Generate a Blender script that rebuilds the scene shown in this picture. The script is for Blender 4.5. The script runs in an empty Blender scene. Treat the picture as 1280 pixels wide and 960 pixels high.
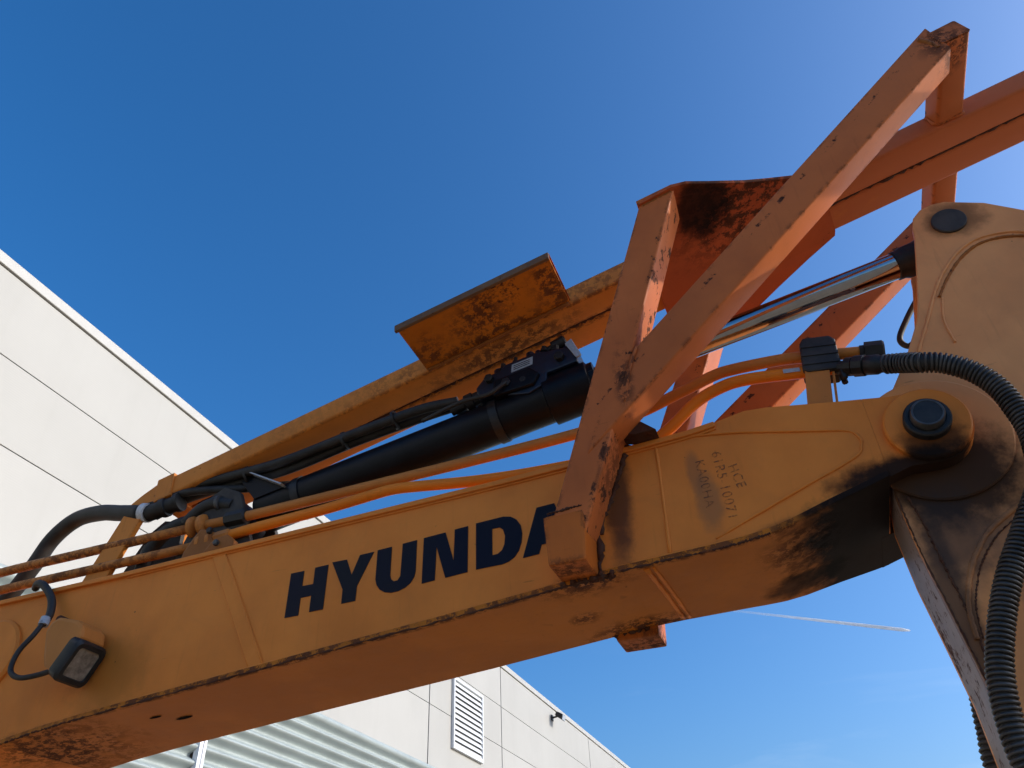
import bpy, bmesh, math, random
from mathutils import Vector, Matrix
from mathutils.geometry import tessellate_polygon
random.seed(7)
scn = bpy.context.scene
col = scn.collection
V = Vector

# ------------------------------------------------------------------ camera
cd = bpy.data.cameras.new('camera'); cam = bpy.data.objects.new('camera', cd); col.objects.link(cam)
right, down, fwd = V((.93389, .35636, -.03088)), V((-.24092, .56279, -.79068)), V((-.26436, .74586, .61144))
right = (right - fwd*right.dot(fwd)).normalized(); up = right.cross(fwd).normalized()
m = Matrix((right, up, -fwd)).transposed().to_4x4(); m.translation = V((0, -3.2, 1.65))
cam.matrix_world = m
cd.sensor_width = 36; cd.lens = 990/1280*36; cd.clip_start = .05; cd.clip_end = 9000
scn.camera = cam

# ------------------------------------------------------------------ sky, sun, exposure
SUN_EL, SUN_AZ = math.radians(23), math.radians(18)      # azimuth from +X towards +Y
sdir = V((math.cos(SUN_EL)*math.cos(SUN_AZ), math.cos(SUN_EL)*math.sin(SUN_AZ), math.sin(SUN_EL)))
w = bpy.data.worlds.new('World'); scn.world = w; w.use_nodes = True
nt = w.node_tree; bg = nt.nodes['Background']
sky = nt.nodes.new('ShaderNodeTexSky'); sky.sky_type = 'NISHITA'; sky.sun_disc = False
sky.sun_elevation = SUN_EL; sky.sun_rotation = math.atan2(sdir.x, sdir.y)
sky.air_density = 1.0; sky.dust_density = 3.5; sky.ozone_density = 6.0
hs_ = nt.nodes.new('ShaderNodeHueSaturation'); hs_.inputs['Saturation'].default_value = 1.21
nt.links.new(sky.outputs[0], hs_.inputs['Color']); tcw = nt.nodes.new('ShaderNodeTexCoord'); mp = nt.nodes.new('ShaderNodeMapping'); mp.inputs['Scale'].default_value = (1.6, 2.6, 9.0); mp.inputs['Rotation'].default_value = (.15, .5, .4)
nz = nt.nodes.new('ShaderNodeTexNoise'); nz.inputs['Scale'].default_value = 1.7; nz.inputs['Detail'].default_value = 7; nz.inputs['Roughness'].default_value = .58; nz.inputs['Distortion'].default_value = .7
mr = nt.nodes.new('ShaderNodeMapRange'); mr.inputs[1].default_value = .55; mr.inputs[2].default_value = .85; mr.inputs[4].default_value = .14
mxw = nt.nodes.new('ShaderNodeMix'); mxw.data_type = 'RGBA'; mxw.inputs[7].default_value = (4.2, 4.6, 5.2, 1)
nt.links.new(tcw.outputs['Generated'], mp.inputs[0]); nt.links.new(mp.outputs[0], nz.inputs['Vector']); nt.links.new(nz.outputs[0], mr.inputs[0]); sz_ = nt.nodes.new('ShaderNodeSeparateXYZ'); nt.links.new(tcw.outputs['Generated'], sz_.inputs[0])
ml = nt.nodes.new('ShaderNodeMapRange'); ml.interpolation_type = 'SMOOTHSTEP'; ml.inputs[1].default_value = .36; ml.inputs[2].default_value = .20; nt.links.new(sz_.outputs['Z'], ml.inputs[0])
mm = nt.nodes.new('ShaderNodeMath'); mm.operation = 'MULTIPLY'; nt.links.new(mr.outputs[0], mm.inputs[0]); nt.links.new(ml.outputs[0], mm.inputs[1]); nt.links.new(mm.outputs[0], mxw.inputs[0])
nt.links.new(hs_.outputs[0], mxw.inputs[6]); nt.links.new(mxw.outputs[2], bg.inputs[0]); bg.inputs[1].default_value = .15
sl = bpy.data.lights.new('sun', 'SUN'); so = bpy.data.objects.new('sun', sl); col.objects.link(so)
sl.energy = 2.0; sl.angle = math.radians(.5); sl.color = (1, .93, .83)
so.rotation_euler = sdir.to_track_quat('Z', 'Y').to_euler(); so.location = (20, 5, 20)
vs = scn.view_settings; vs.view_transform = 'Standard'; vs.look = 'None'; vs.gamma = 1; vs.exposure = .66
vs.use_curve_mapping = False

# ------------------------------------------------------------------ materials
class N:
    def __init__(s, name):
        s.m = bpy.data.materials.new(name); s.m.use_nodes = True; s.t = s.m.node_tree
        s.b = s.t.nodes['Principled BSDF']; s.geo = s.t.nodes.new('ShaderNodeNewGeometry'); s.pos = s.geo.outputs['Position']
    def n(s, typ, **kw):
        x = s.t.nodes.new(typ)
        for k, v in kw.items(): setattr(x, k, v)
        return x
    def put(s, sock, v):
        if hasattr(v, 'is_output'): s.t.links.new(v, sock)
        else: sock.default_value = v
    def math(s, op, a, b=0.0, clamp=False):
        x = s.n('ShaderNodeMath', operation=op, use_clamp=clamp); s.put(x.inputs[0], a); s.put(x.inputs[1], b); return x.outputs[0]
    def noise(s, scale, detail=6, rough=.6, vec=None, dist=0.0):
        x = s.n('ShaderNodeTexNoise'); s.put(x.inputs['Vector'], vec if vec is not None else s.pos)
        x.inputs['Scale'].default_value = scale; x.inputs['Detail'].default_value = detail
        x.inputs['Roughness'].default_value = rough; x.inputs['Distortion'].default_value = dist
        return x.outputs[0]
    def ramp(s, v, lo, hi, a=0.0, b=1.0):
        x = s.n('ShaderNodeMapRange', interpolation_type='SMOOTHSTEP'); s.put(x.inputs[0], v)
        x.inputs[1].default_value = lo; x.inputs[2].default_value = hi; x.inputs[3].default_value = a; x.inputs[4].default_value = b
        return x.outputs[0]
    def mix(s, f, a, b):
        x = s.n('ShaderNodeMix', data_type='RGBA'); s.put(x.inputs[0], f)
        s.put(x.inputs[6], (*a, 1) if isinstance(a, tuple) else a); s.put(x.inputs[7], (*b, 1) if isinstance(b, tuple) else b)
        return x.outputs[2]
    def vscale(s, vec, sc):
        x = s.n('ShaderNodeVectorMath', operation='MULTIPLY'); s.put(x.inputs[0], vec); x.inputs[1].default_value = sc; return x.outputs[0]
    def blob(s, c, r, edge=.45, warp=.6, wscale=9):
        a = s.n('ShaderNodeVectorMath', operation='SUBTRACT'); s.put(a.inputs[0], s.pos); a.inputs[1].default_value = c
        if not isinstance(r, tuple): r = (r, r, r)
        b = s.vscale(a.outputs[0], tuple(1/q for q in r))
        l = s.n('ShaderNodeVectorMath', operation='LENGTH'); s.put(l.inputs[0], b)
        d = s.math('ADD', l.outputs['Value'], s.math('MULTIPLY', s.math('SUBTRACT', s.noise(wscale, 5, .65), .5), warp*2))
        return s.ramp(d, 1.0+edge*.5, 1.0-edge)
    def bump(s, h, strength, dist=.01):
        x = s.n('ShaderNodeBump'); x.inputs['Strength'].default_value = strength; x.inputs['Distance'].default_value = dist
        s.put(x.inputs['Height'], h); s.t.links.new(x.outputs[0], s.b.inputs['Normal'])

RUST = (.060, .022, .012); SOOT = (.007, .006, .006)
def paint(name, base, base2, rust=.36, blotch=.3, stains=(), rough=.42, edge=.0, chips=True, pk=.54, lines=(), grime=.35, rustcol=RUST, bump=.25, spec=.16):
    k = N(name)
    c = k.mix(k.ramp(k.noise(1.6, 5, .6), .38, .62), base, base2)
    c = k.mix(k.math('MULTIPLY', k.ramp(k.noise(.9, 4, .6, dist=.4), .48, .7), .5), c, tuple(.72*a for a in base2))
    # dust film
    c = k.mix(k.math('MULTIPLY', k.ramp(k.noise(4.2, 8, .7, dist=.6), .42, .75), grime), c, tuple(.62*a+.016 for a in base))
    sc_ = k.noise(1.0, 3, .5, vec=k.vscale(k.pos, (5, 5, 75)), dist=.35)
    c = k.mix(k.math('MULTIPLY', k.math('MULTIPLY', k.ramp(sc_, .69, .73), k.ramp(k.noise(2.2, 2, .5), .5, .6)), .45), c, tuple(.35*a for a in base))
    # rain streaks
    st = k.noise(5, 4, .6, vec=k.vscale(k.pos, (7, 7, .55)))
    c = k.mix(k.math('MULTIPLY', k.ramp(st, .55, .8), .22), c, tuple(.45*a for a in base))
    big = k.noise(2.6, 3, .5)
    fine = k.noise(24, 8, .72)
    r = k.ramp(k.math('ADD', k.math('MULTIPLY', fine, .72), k.math('MULTIPLY', big, blotch)), .72-rust*.36, .80-rust*.36)
    if chips:
        vo = k.n('ShaderNodeTexVoronoi'); k.put(vo.inputs['Vector'], k.pos); vo.inputs['Scale'].default_value = 11
        ch = k.ramp(k.math('ADD', vo.outputs['Distance'], k.math('MULTIPLY', k.noise(40, 4, .6), .12)), .135, .095)
        pick = k.ramp(k.noise(3.1, 2, .5), pk, pk+.08)
        r = k.math('MAXIMUM', r, k.math('MULTIPLY', k.math('MULTIPLY', ch, pick), .85))
    if edge > 0:
        bv = k.n('ShaderNodeBevel', samples=4); bv.inputs[0].default_value = .035
        d = k.n('ShaderNodeVectorMath', operation='DOT_PRODUCT'); k.put(d.inputs[0], bv.outputs[0]); k.put(d.inputs[1], k.geo.outputs['Normal'])
        e = k.ramp(d.outputs['Value'], .992, .93)
        r = k.math('MAXIMUM', r, k.math('MULTIPLY', k.math('MULTIPLY', e, k.ramp(k.noise(10, 6, .72), .50, .58)), edge))
    for (nv, off, wd) in lines:
        dp = k.n('ShaderNodeVectorMath', operation='DOT_PRODUCT'); k.put(dp.inputs[0], k.pos); dp.inputs[1].default_value = nv
        ds = k.math('ABSOLUTE', k.math('SUBTRACT', dp.outputs['Value'], off))
        ds = k.math('ADD', ds, k.math('MULTIPLY', k.math('SUBTRACT', k.noise(30, 5, .7), .5), wd*1.6))
        r = k.math('MAXIMUM', r, k.math('MULTIPLY', k.ramp(ds, wd, wd*.6), k.ramp(k.noise(11, 5, .7), .55, .60)))
    for (ce, ra, stg, cl) in stains:
        if cl == 'rust':
            mk = k.math('MULTIPLY', k.blob(ce, ra, .7, .7, 7), k.ramp(k.noise(19, 9, .78), .46, .53))
            r = k.math('MAXIMUM', r, k.math('MULTIPLY', mk, stg))
    rc = k.mix(k.ramp(k.noise(38, 4, .6), .4, .65), rustcol, tuple(min(1, a*2.0) for a in rustcol))
    c = k.mix(r, c, rc)
    ro = k.math('ADD', rough, k.math('MULTIPLY', r, .35))
    for (ce, ra, stg, cl) in stains:
        if cl != 'rust':
            mk = k.math('MULTIPLY', k.blob(ce, ra, .42, .5, 9) if cl == SOOT else k.blob(ce, ra, .5, .45, 11), stg)
            c = k.mix(mk, c, cl)
            if cl == SOOT: ro = k.math('ADD', ro, k.math('MULTIPLY', mk, .3))
    k.put(k.b.inputs['Base Color'], c); k.put(k.b.inputs['Roughness'], k.math('ADD', ro, k.math('MULTIPLY', k.noise(7, 5, .6), .12)))
    k.bump(k.math('ADD', k.math('MULTIPLY', k.noise(5, 3, .5), 1.2), k.math('ADD', k.math('MULTIPLY', k.noise(90, 4, .6), .12), k.math('MULTIPLY', r, -.25))), bump, .006)
    k.b.inputs['Specular IOR Level'].default_value = spec
    return k.m
def plain(name, c, rough=.5, metal=0.0, var=.25, scale=12, bump=.15, spec=.5):
    k = N(name)
    k.put(k.b.inputs['Base Color'], k.mix(k.ramp(k.noise(scale, 6, .65), .3, .7), tuple(a*(1-var) for a in c), tuple(min(1, a*(1+var)) for a in c)))
    k.put(k.b.inputs['Roughness'], k.math('ADD', rough-.06, k.math('MULTIPLY', k.noise(scale*2, 4, .6), .14)))
    k.b.inputs['Metallic'].default_value = metal; k.b.inputs['Specular IOR Level'].default_value = spec
    if bump: k.bump(k.noise(scale*6, 4, .6), bump, .004)
    return k.m

YEL, YEL2 = (.84, .264, .042), (.75, .224, .034)
ORG, ORG2 = (.61, .168, .044), (.51, .136, .036)
M = {}
M['boom'] = paint('boom_paint', YEL, YEL2, rust=.12, blotch=.12, grime=.22, stains=[
    ((.62, 0, 3.30), (.36, .4, .10), .97, SOOT), ((.50, .3, 3.20), (.42, .4, .10), .9, SOOT), ((.70, -.05, 3.40), (.15, .1, .10), .8, SOOT),
    ((.15, .1, 3.15), (.24, .30, .05), .6, RUST), ((-.235, 0, 3.34), (.062, .03, .15), .55, (.21, .115, .055)), ((-.275, 0, 3.50), (.036, .03, .12), .5, (.19, .10, .05)),
    ((-.80, 0, 3.06), (.20, .16, .06), .9, 'rust'), ((-.64, 0, 3.5), (.075, .03, .40), .85, (.07, .030, .016)), ((-.70, .68, 3.09), (.25, .2, .06), .9, 'rust'),
    ((-3.9, .2, 2.78), (.5, .3, .06), .8, 'rust'), ((-3.45, 0, 3.05), (.28, .06, .22), .4, (.30, .12, .02)), ((-.9, .35, 3.05), (.1, .08, .03), .8, 'rust')])
M['boom_bottom_shaded'] = paint('boom_paint_shaded', (.58, .178, .014), (.50, .148, .011), rust=.16, blotch=.14, grime=.25, stains=[  # darker copy of the boom yellow: underside shade put into the base colour
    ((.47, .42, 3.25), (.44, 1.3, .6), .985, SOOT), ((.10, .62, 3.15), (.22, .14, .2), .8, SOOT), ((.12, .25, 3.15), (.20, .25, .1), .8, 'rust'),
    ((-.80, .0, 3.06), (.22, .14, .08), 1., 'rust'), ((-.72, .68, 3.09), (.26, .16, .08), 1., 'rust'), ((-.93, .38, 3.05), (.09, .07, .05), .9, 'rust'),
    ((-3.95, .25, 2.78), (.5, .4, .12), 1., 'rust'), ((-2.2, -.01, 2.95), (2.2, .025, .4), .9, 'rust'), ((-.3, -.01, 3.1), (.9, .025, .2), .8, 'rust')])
M['stick'] = paint('stick_paint', (.86, .37, .135), (.78, .32, .115), rust=.14, blotch=.15, grime=.3, stains=[
    ((.72, .1, 3.30), (.32, .2, .26), .93, SOOT), ((.66, .1, 3.05), (.13, .2, .22), .7, (.03, .025, .025)), ((.58, .1, 2.75), (.07, .3, .45), .75, (.035, .025, .02)),
    ((1.22, .08, 4.68), (.15, .1, .13), .6, SOOT), ((.85, .1, 2.95), (.12, .1, .2), .5, (.10, .06, .045))])
M['stick_front'] = paint('stick_front_plate', (.33, .24, .20), (.25, .19, .165), rust=.42, blotch=.35, grime=.5, chips=False)
M['guard'] = paint('guard_paint', ORG, ORG2, rust=.16, blotch=.12, edge=.95, grime=.22, pk=.49, lines=[((.93, 0, -.367), -2.055, .016), ((.93, 0, -.367), -1.900, .018), ((-.641, 0, .768), 3.345, .014)], stains=[
    ((-.49, -.25, 3.93), (.045, .12, .20), .9, 'rust'), ((1.42, -.4, 5.40), (.14, .2, .13), .9, 'rust'), ((-.62, -.1, 3.5), (.08, .12, .3), .7, 'rust')])
M['guard_bracket'] = paint('guard_bracket_paint', (.58, .150, .022), (.48, .122, .018), rust=.24, blotch=.15, edge=.95, grime=.3, stains=[
    ((-.85, -.1, 3.07), (.16, .16, .05), 1., 'rust'), ((-.7, .85, 3.05), (.25, .2, .08), 1., 'rust')])
M['beam'] = paint('beam_paint', (.74, .25, .040), (.68, .22, .035), rust=.10, blotch=.14, edge=.35, grime=.25, stains=[
    ((2.3, .3, 5.55), (2.9, .9, 1.2), .96, (.53, .140, .046)),
    ((-1.2, .2, 4.72), (.7, .10, .16), .8, 'rust'), ((0, .29, 5.03), (4.5, .035, 1.2), .9, 'rust'), ((0, .11, 4.95), (4.5, .014, 1.2), .7, 'rust')])
M['step'] = paint('step_paint', (.66, .21, .018), (.58, .175, .015), rust=.40, blotch=.30, edge=.9, grime=.3, stains=[
    ((-1.25, -.1, 4.7), (.22, .25, .1), .9, 'rust'), ((-1.6, 0, 4.6), (.14, .2, .1), .9, 'rust'), ((-.85, -.05, 4.8), (.12, .3, .1), .9, 'rust'), ((-1.25, .06, 4.7), (.6, .07, .2), .9, 'rust')])
M['lip'] = paint('step_lip_worn', (.22, .12, .06), (.17, .09, .05), rust=.35, blotch=.3, grime=.4)
M['gusset'] = paint('gusset_paint', (.56, .118, .034), (.46, .095, .028), rust=.30, blotch=.30, edge=.3, grime=.2, stains=[
    ((.06, -.17, 5.0), (.17, .26, .3), .9, SOOT), ((.30, -.05, 5.05), (.45, .42, .3), 1., 'rust')], rough=.6)
M['pipe'] = paint('pipe_paint', (.62, .22, .045), (.53, .18, .036), rust=.18, blotch=.2, grime=.3, rough=.36, stains=[
    ((-4.0, .12, 3.85), (.9, .2, .2), .8, 'rust')])
M['pipe_orange'] = paint('pipe_orange_paint', (.88, .25, .020), (.82, .22, .018), rust=.12, blotch=.12, grime=.15, rough=.3)
M['weld'] = paint('weld_paint', (.36, .12, .025), (.28, .095, .02), rust=.46, blotch=.3, chips=False)
M['weld_rust'] = paint('weld_rusty', (.10, .045, .025), (.07, .03, .02), rust=.6, chips=False, rough=.7)
def decal_mat():
    k = N('decal_navy')
    c = k.mix(k.ramp(k.noise(.9, 5, .65), .42, .66), (.0010, .0020, .014), (.006, .007, .011))
    c = k.mix(k.math('MULTIPLY', k.ramp(k.noise(55, 6, .75), .66, .70), k.ramp(k.noise(4, 3, .5), .45, .6)), c, (.30, .11, .03))
    k.put(k.b.inputs['Base Color'], c); k.b.inputs['Roughness'].default_value = .5; k.b.inputs['Specular IOR Level'].default_value = .18
    return k.m
M['decal'] = decal_mat()
def stencil_mat():
    k = N('stencil_residue'); t = k.n('ShaderNodeBsdfTransparent'); x = k.n('ShaderNodeMixShader')
    k.b.inputs['Base Color'].default_value = (.17, .065, .022, 1); k.b.inputs['Roughness'].default_value = .7
    k.put(x.inputs[0], k.ramp(k.noise(45, 5, .7), .40, .62, .10, .80))
    k.t.links.new(t.outputs[0], x.inputs[1]); k.t.links.new(k.b.outputs[0], x.inputs[2]); k.t.links.new(x.outputs[0], k.t.nodes['Material Output'].inputs['Surface'])
    return k.m
M['stencil'] = stencil_mat()
M['chrome'] = plain('chrome_rod', (.40, .40, .41), .06, 1.0, var=.06, scale=20, bump=.02)
M['black_steel'] = plain('cylinder_black_paint', (.0045, .005, .008), .40, var=.35, scale=6, spec=.18)
M['navy_steel'] = plain('valve_navy_paint', (.005, .010, .026), .42, var=.4, scale=14)
M['rubber'] = plain('hose_rubber', (.020, .018, .016), .62, var=.55, scale=9)
M['spiral'] = plain('spiral_wrap_plastic', (.040, .038, .036), .45, var=.55, scale=10)
M['dark_metal'] = plain('dark_greasy_steel', (.020, .019, .019), .5, .3, var=.4, scale=18)
M['pin_metal'] = plain('pin_steel_worn', (.085, .085, .085), .5, .6, var=.3, scale=18)
M['void'] = plain('dark_opening', (.003, .003, .003), .9, var=.1, bump=0, spec=.1)
M['label'] = plain('label_plate', (.36, .40, .45), .4, var=.15, scale=60)
M['tape'] = plain('white_tape', (.62, .62, .62), .5, var=.15, scale=60)
M['lens'] = plain('lamp_glass_dusty', (.21, .185, .15), .16, var=.4, scale=22, bump=.1, spec=.8)
M['bezel'] = plain('lamp_black_plastic', (.010, .010, .010), .5, var=.3)
M['lamp_body'] = paint('lamp_body_paint', (.60, .22, .05), (.52, .19, .04), rust=.22, blotch=.2, grime=.4)
def panel_mat():
    k = N('wall_panel_cream')
    c = k.mix(k.ramp(k.noise(.35, 5, .6), .3, .7), (.43, .42, .393), (.40, .39, .365))
    st = k.noise(1.0, 5, .65, vec=k.vscale(k.pos, (2.2, 2.2, .16)))
    c = k.mix(k.math('MULTIPLY', k.ramp(st, .5, .8), .18), c, (.32, .305, .275))
    oi = k.n('ShaderNodeObjectInfo'); c = k.mix(k.math('MULTIPLY', oi.outputs['Random'], .22), c, (.33, .325, .30))
    k.put(k.b.inputs['Base Color'], c); k.b.inputs['Roughness'].default_value = .55; k.b.inputs['Specular IOR Level'].default_value = .3
    wv = k.n('ShaderNodeTexWave', wave_type='BANDS', bands_direction='Z'); k.put(wv.inputs['Vector'], k.pos); wv.inputs['Scale'].default_value = 6.5
    k.bump(k.math('ADD', wv.outputs[1], k.math('MULTIPLY', k.noise(.6, 2, .4), .5)), .05, .01)
    return k.m
M['panel'] = panel_mat()
M['coping'] = plain('coping_metal', (.42, .412, .39), .5, var=.06, scale=3, bump=0)
M['backing'] = plain('wall_backing', (.07, .062, .058), .8, var=.2, scale=3)
M['corrugated'] = plain('corrugated_sheet', (.33, .375, .37), .42, var=.08, scale=1.5, bump=.03)
M['louvre'] = plain('louvre_metal', (.66, .68, .70), .4, var=.06, scale=4, bump=0)
M['strip'] = plain('joint_strip', (.80, .81, .84), .4, var=.05, scale=4, bump=0)
def ground_mat():
    k = N('yard_concrete')
    c = k.mix(k.ramp(k.noise(.5, 8, .65), .3, .7), (.29, .22, .140), (.23, .175, .112))
    c = k.mix(k.ramp(k.noise(30, 6, .7), .45, .7), c, (.26, .20, .13))
    k.put(k.b.inputs['Base Color'], c); k.b.inputs['Roughness'].default_value = .9; k.bump(k.noise(18, 8, .7), .4, .02)
    return k.m
M['ground'] = ground_mat()
M['track'] = plain('track_steel', (.05, .042, .035), .7, .2, var=.4, scale=8)
M['glass'] = plain('cab_glass', (.02, .025, .03), .08, var=.1, scale=3, bump=0, spec=.8)

# ------------------------------------------------------------------ mesh helpers
def link(name, me, mat, parent=None, smooth=False):
    o = bpy.data.objects.new(name, me); col.objects.link(o)
    if not me.materials: me.materials.append(M[mat] if isinstance(mat, str) else mat)
    if smooth:
        for p in me.polygons: p.use_smooth = True
    if parent is not None: o.parent = parent; o.matrix_parent_inverse = parent.matrix_basis.inverted()
    return o
def mesh(name, vs_, fs, mat, parent=None, smooth=False, weld=False):
    me = bpy.data.meshes.new(name); me.from_pydata([tuple(v) for v in vs_], [], fs)
    bm = bmesh.new(); bm.from_mesh(me)
    if weld: bmesh.ops.remove_doubles(bm, verts=bm.verts, dist=1e-5)
    bmesh.ops.recalc_face_normals(bm, faces=bm.faces); bm.to_mesh(me); bm.free()
    return link(name, me, mat, parent, smooth)
def bevel_me(me, r, seg=2, ang=.5):
    bm = bmesh.new(); bm.from_mesh(me)
    es = [e for e in bm.edges if len(e.link_faces) == 2 and e.calc_face_angle(0) > ang]
    bmesh.ops.bevel(bm, geom=es, offset=r, segments=seg, profile=.6, affect='EDGES', clamp_overlap=True)
    bmesh.ops.recalc_face_normals(bm, faces=bm.faces); bm.to_mesh(me); bm.free()
def prism(name, poly, y0, y1, mat, parent=None, bev=0, yfar=None, holes=()):
    """polygon in (x, z) extruded along y"""
    loops = [[V((x, z, 0)) for x, z in poly]] + [[V((x, z, 0)) for x, z in h] for h in holes]
    flat = [p for l in loops for p in l]; n = len(flat)
    tris = tessellate_polygon(loops)
    f1 = (lambda x: y1) if yfar is None else yfar
    vs_ = [(p.x, y0, p.y) for p in flat] + [(p.x, f1(p.x), p.y) for p in flat]
    fs = [tuple(t) for t in tris] + [tuple(i+n for i in reversed(t)) for t in tris]
    b = 0
    for l in loops:
        L = len(l)
        for i in range(L):
            a, c = b+i, b+(i+1) % L; fs.append((a, c, c+n, a+n))
        b += L
    o = mesh(name, vs_, fs, mat, parent)
    if bev: bevel_me(o.data, bev)
    return o
def box(name, x0, x1, y0, y1, z0, z1, mat, parent=None, bev=0):
    return prism(name, [(x0, z0), (x1, z0), (x1, z1), (x0, z1)], y0, y1, mat, parent, bev)
def frame(d, hint=V((0, 0, 1))):
    d = d.normalized()
    if abs(d.dot(hint)) > .95: hint = V((0, 1, 0))
    a = hint.cross(d).normalized(); b = d.cross(a).normalized(); return a, b
def smoothpath(pts, n=8):
    pts = [V(p) for p in pts]; P_ = [pts[0]*2-pts[1]] + pts + [pts[-1]*2-pts[-2]]; out = []
    for i in range(1, len(P_)-2):
        p0, p1, p2, p3 = P_[i-1:i+3]
        for j in range(n):
            t = j/n
            out.append(.5*((2*p1)+(p2-p0)*t+(2*p0-5*p1+4*p2-p3)*t*t+(3*p1-p0-3*p2+p3)*t**3))
    out.append(pts[-1]); return out
def sweep(name, pts, r, mat, parent=None, seg=14, caps=True, rf=None, smooth=True):
    pts = [V(p) for p in pts]; vs_, fs = [], []; a = None
    for i, p in enumerate(pts):
        d = (pts[min(i+1, len(pts)-1)]-pts[max(i-1, 0)]).normalized()
        if a is None: a, b = frame(d)
        else:
            a = (a-d*a.dot(d)).normalized(); b = d.cross(a)
        rr = r if rf is None else rf(i/(len(pts)-1), i)
        for j in range(seg):
            t = 2*math.pi*j/seg; vs_.append(p+(a*math.cos(t)+b*math.sin(t))*rr)
    for i in range(len(pts)-1):
        for j in range(seg):
            k = (j+1) % seg; fs.append((i*seg+j, i*seg+k, (i+1)*seg+k, (i+1)*seg+j))
    if caps: fs += [tuple(range(seg)), tuple(reversed(range((len(pts)-1)*seg, len(pts)*seg)))]
    o = mesh(name, vs_, fs, mat, parent)
    if smooth:
        for p in o.data.polygons: p.use_smooth = len(p.vertices) == 4
    return o
def lathe(name, p0, p1, prof, mat, parent=None, seg=40):
    """prof: (distance along p0->p1 in metres, radius)"""
    p0, p1 = V(p0), V(p1); d = (p1-p0).normalized(); a, b = frame(d); vs_, fs = [], []
    for s, r in prof:
        for j in range(seg):
            t = 2*math.pi*j/seg; vs_.append(p0+d*s+(a*math.cos(t)+b*math.sin(t))*r)
    for i in range(len(prof)-1):
        for j in range(seg):
            k = (j+1) % seg; fs.append((i*seg+j, i*seg+k, (i+1)*seg+k, (i+1)*seg+j))
    fs += [tuple(range(seg)), tuple(reversed(range((len(prof)-1)*seg, len(prof)*seg)))]
    o = mesh(name, vs_, fs, mat, parent)
    me = o.data
    for p in me.polygons: p.use_smooth = len(p.vertices) == 4
    me.set_sharp_from_angle(angle=math.radians(35))
    return o
def rbar(name, p0, p1, wa, wb, dir_a, mat, parent=None, r=.018, e0=None, e1=None):
    """rounded rectangular tube: size wa along dir_a, wb across; e0/e1 = (point, normal) end planes"""
    p0, p1, A = V(p0), V(p1), V(dir_a); d = (p1-p0).normalized(); A = (A-d*A.dot(d)).normalized(); B = d.cross(A)
    sec = []
    for cx, cy, t0 in ((1, 1, 0), (-1, 1, 90), (-1, -1, 180), (1, -1, 270)):
        for q in range(5):
            t = math.radians(t0+q*22.5); sec.append((cx*(wa/2-r)+r*math.cos(t), cy*(wb/2-r)+r*math.sin(t)))
    vs_ = []; n = len(sec)
    for p, e in ((p0, e0), (p1, e1)):
        for a, b in sec:
            q = p+A*a+B*b
            if e: pp, nn = V(e[0]), V(e[1]); q = q+d*((pp-q).dot(nn)/d.dot(nn))
            vs_.append(q)
    fs = [(i, (i+1) % n, (i+1) % n+n, i+n) for i in range(n)] + [tuple(range(n)), tuple(range(2*n-1, n-1, -1))]
    o = mesh(name, vs_, fs, mat, parent)
    for p in o.data.polygons: p.use_smooth = len(p.vertices) == 4
    o.data.set_sharp_from_angle(angle=math.radians(40))
    return o
def bead(name, pts, r, mat, parent, n=6):
    rnd = random.Random(len(pts)*31+int(r*1e4)); j = r*.45 if mat == 'weld_rust' else 0
    P_ = smoothpath(pts, n*(2 if j else 1)); P_ = [p+V((rnd.uniform(-j, j), rnd.uniform(-j, j)*.4, rnd.uniform(-j, j))) for p in P_]
    lo, hi = (.35, 1.0) if j else (.75, .5)
    return sweep(name, P_, r, mat, parent, 8, rf=lambda t, i: r*(lo+hi*rnd.random()))
def empty(name, loc, label=None, cat=None, parent=None):
    o = bpy.data.objects.new(name, None); col.objects.link(o); o.location = loc; o.empty_display_size = .2
    if parent is not None: o.parent = parent; o.matrix_parent_inverse = parent.matrix_basis.inverted()
    if label: o['label'] = label; o['category'] = cat
    return o

# ------------------------------------------------------------------ setting: ground
g = mesh('ground', [(-600, -600, 0), (600, -600, 0), (600, 600, 0), (-600, 600, 0)], [(0, 1, 2, 3)], 'ground'); g['kind'] = 'structure'

# ------------------------------------------------------------------ warehouse
WX = -13.0
wh = empty('warehouse', (WX, 16, 0), 'long cream panelled warehouse with corrugated lower cladding behind the excavator', 'building')
box('backing_wall', WX-14, WX-.05, -26, 58.3, 0, 13.36, 'backing', wh)
ycols = [-26, -12, 2, 16, 23.3, 30.4, 44.3, 58.3]; zrows = [7.98, 10.03, 11.68, 13.40]
pm = {}
for ci in range(len(ycols)-1):
    for ri in range(3):
        y0, y1 = ycols[ci]+.035, ycols[ci+1]-.035; z0, z1 = zrows[ri]+.011, zrows[ri+1]-.011
        if ci == 4 and ri < 2: pass
        o = box('wall_panel', WX-.10, WX, y0, y1, z0, z1, 'panel', wh, .006)
box('roof_coping', WX-.5, WX+.05, -26.1, 58.4, 13.415, 13.66, 'coping', wh, .02)
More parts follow.
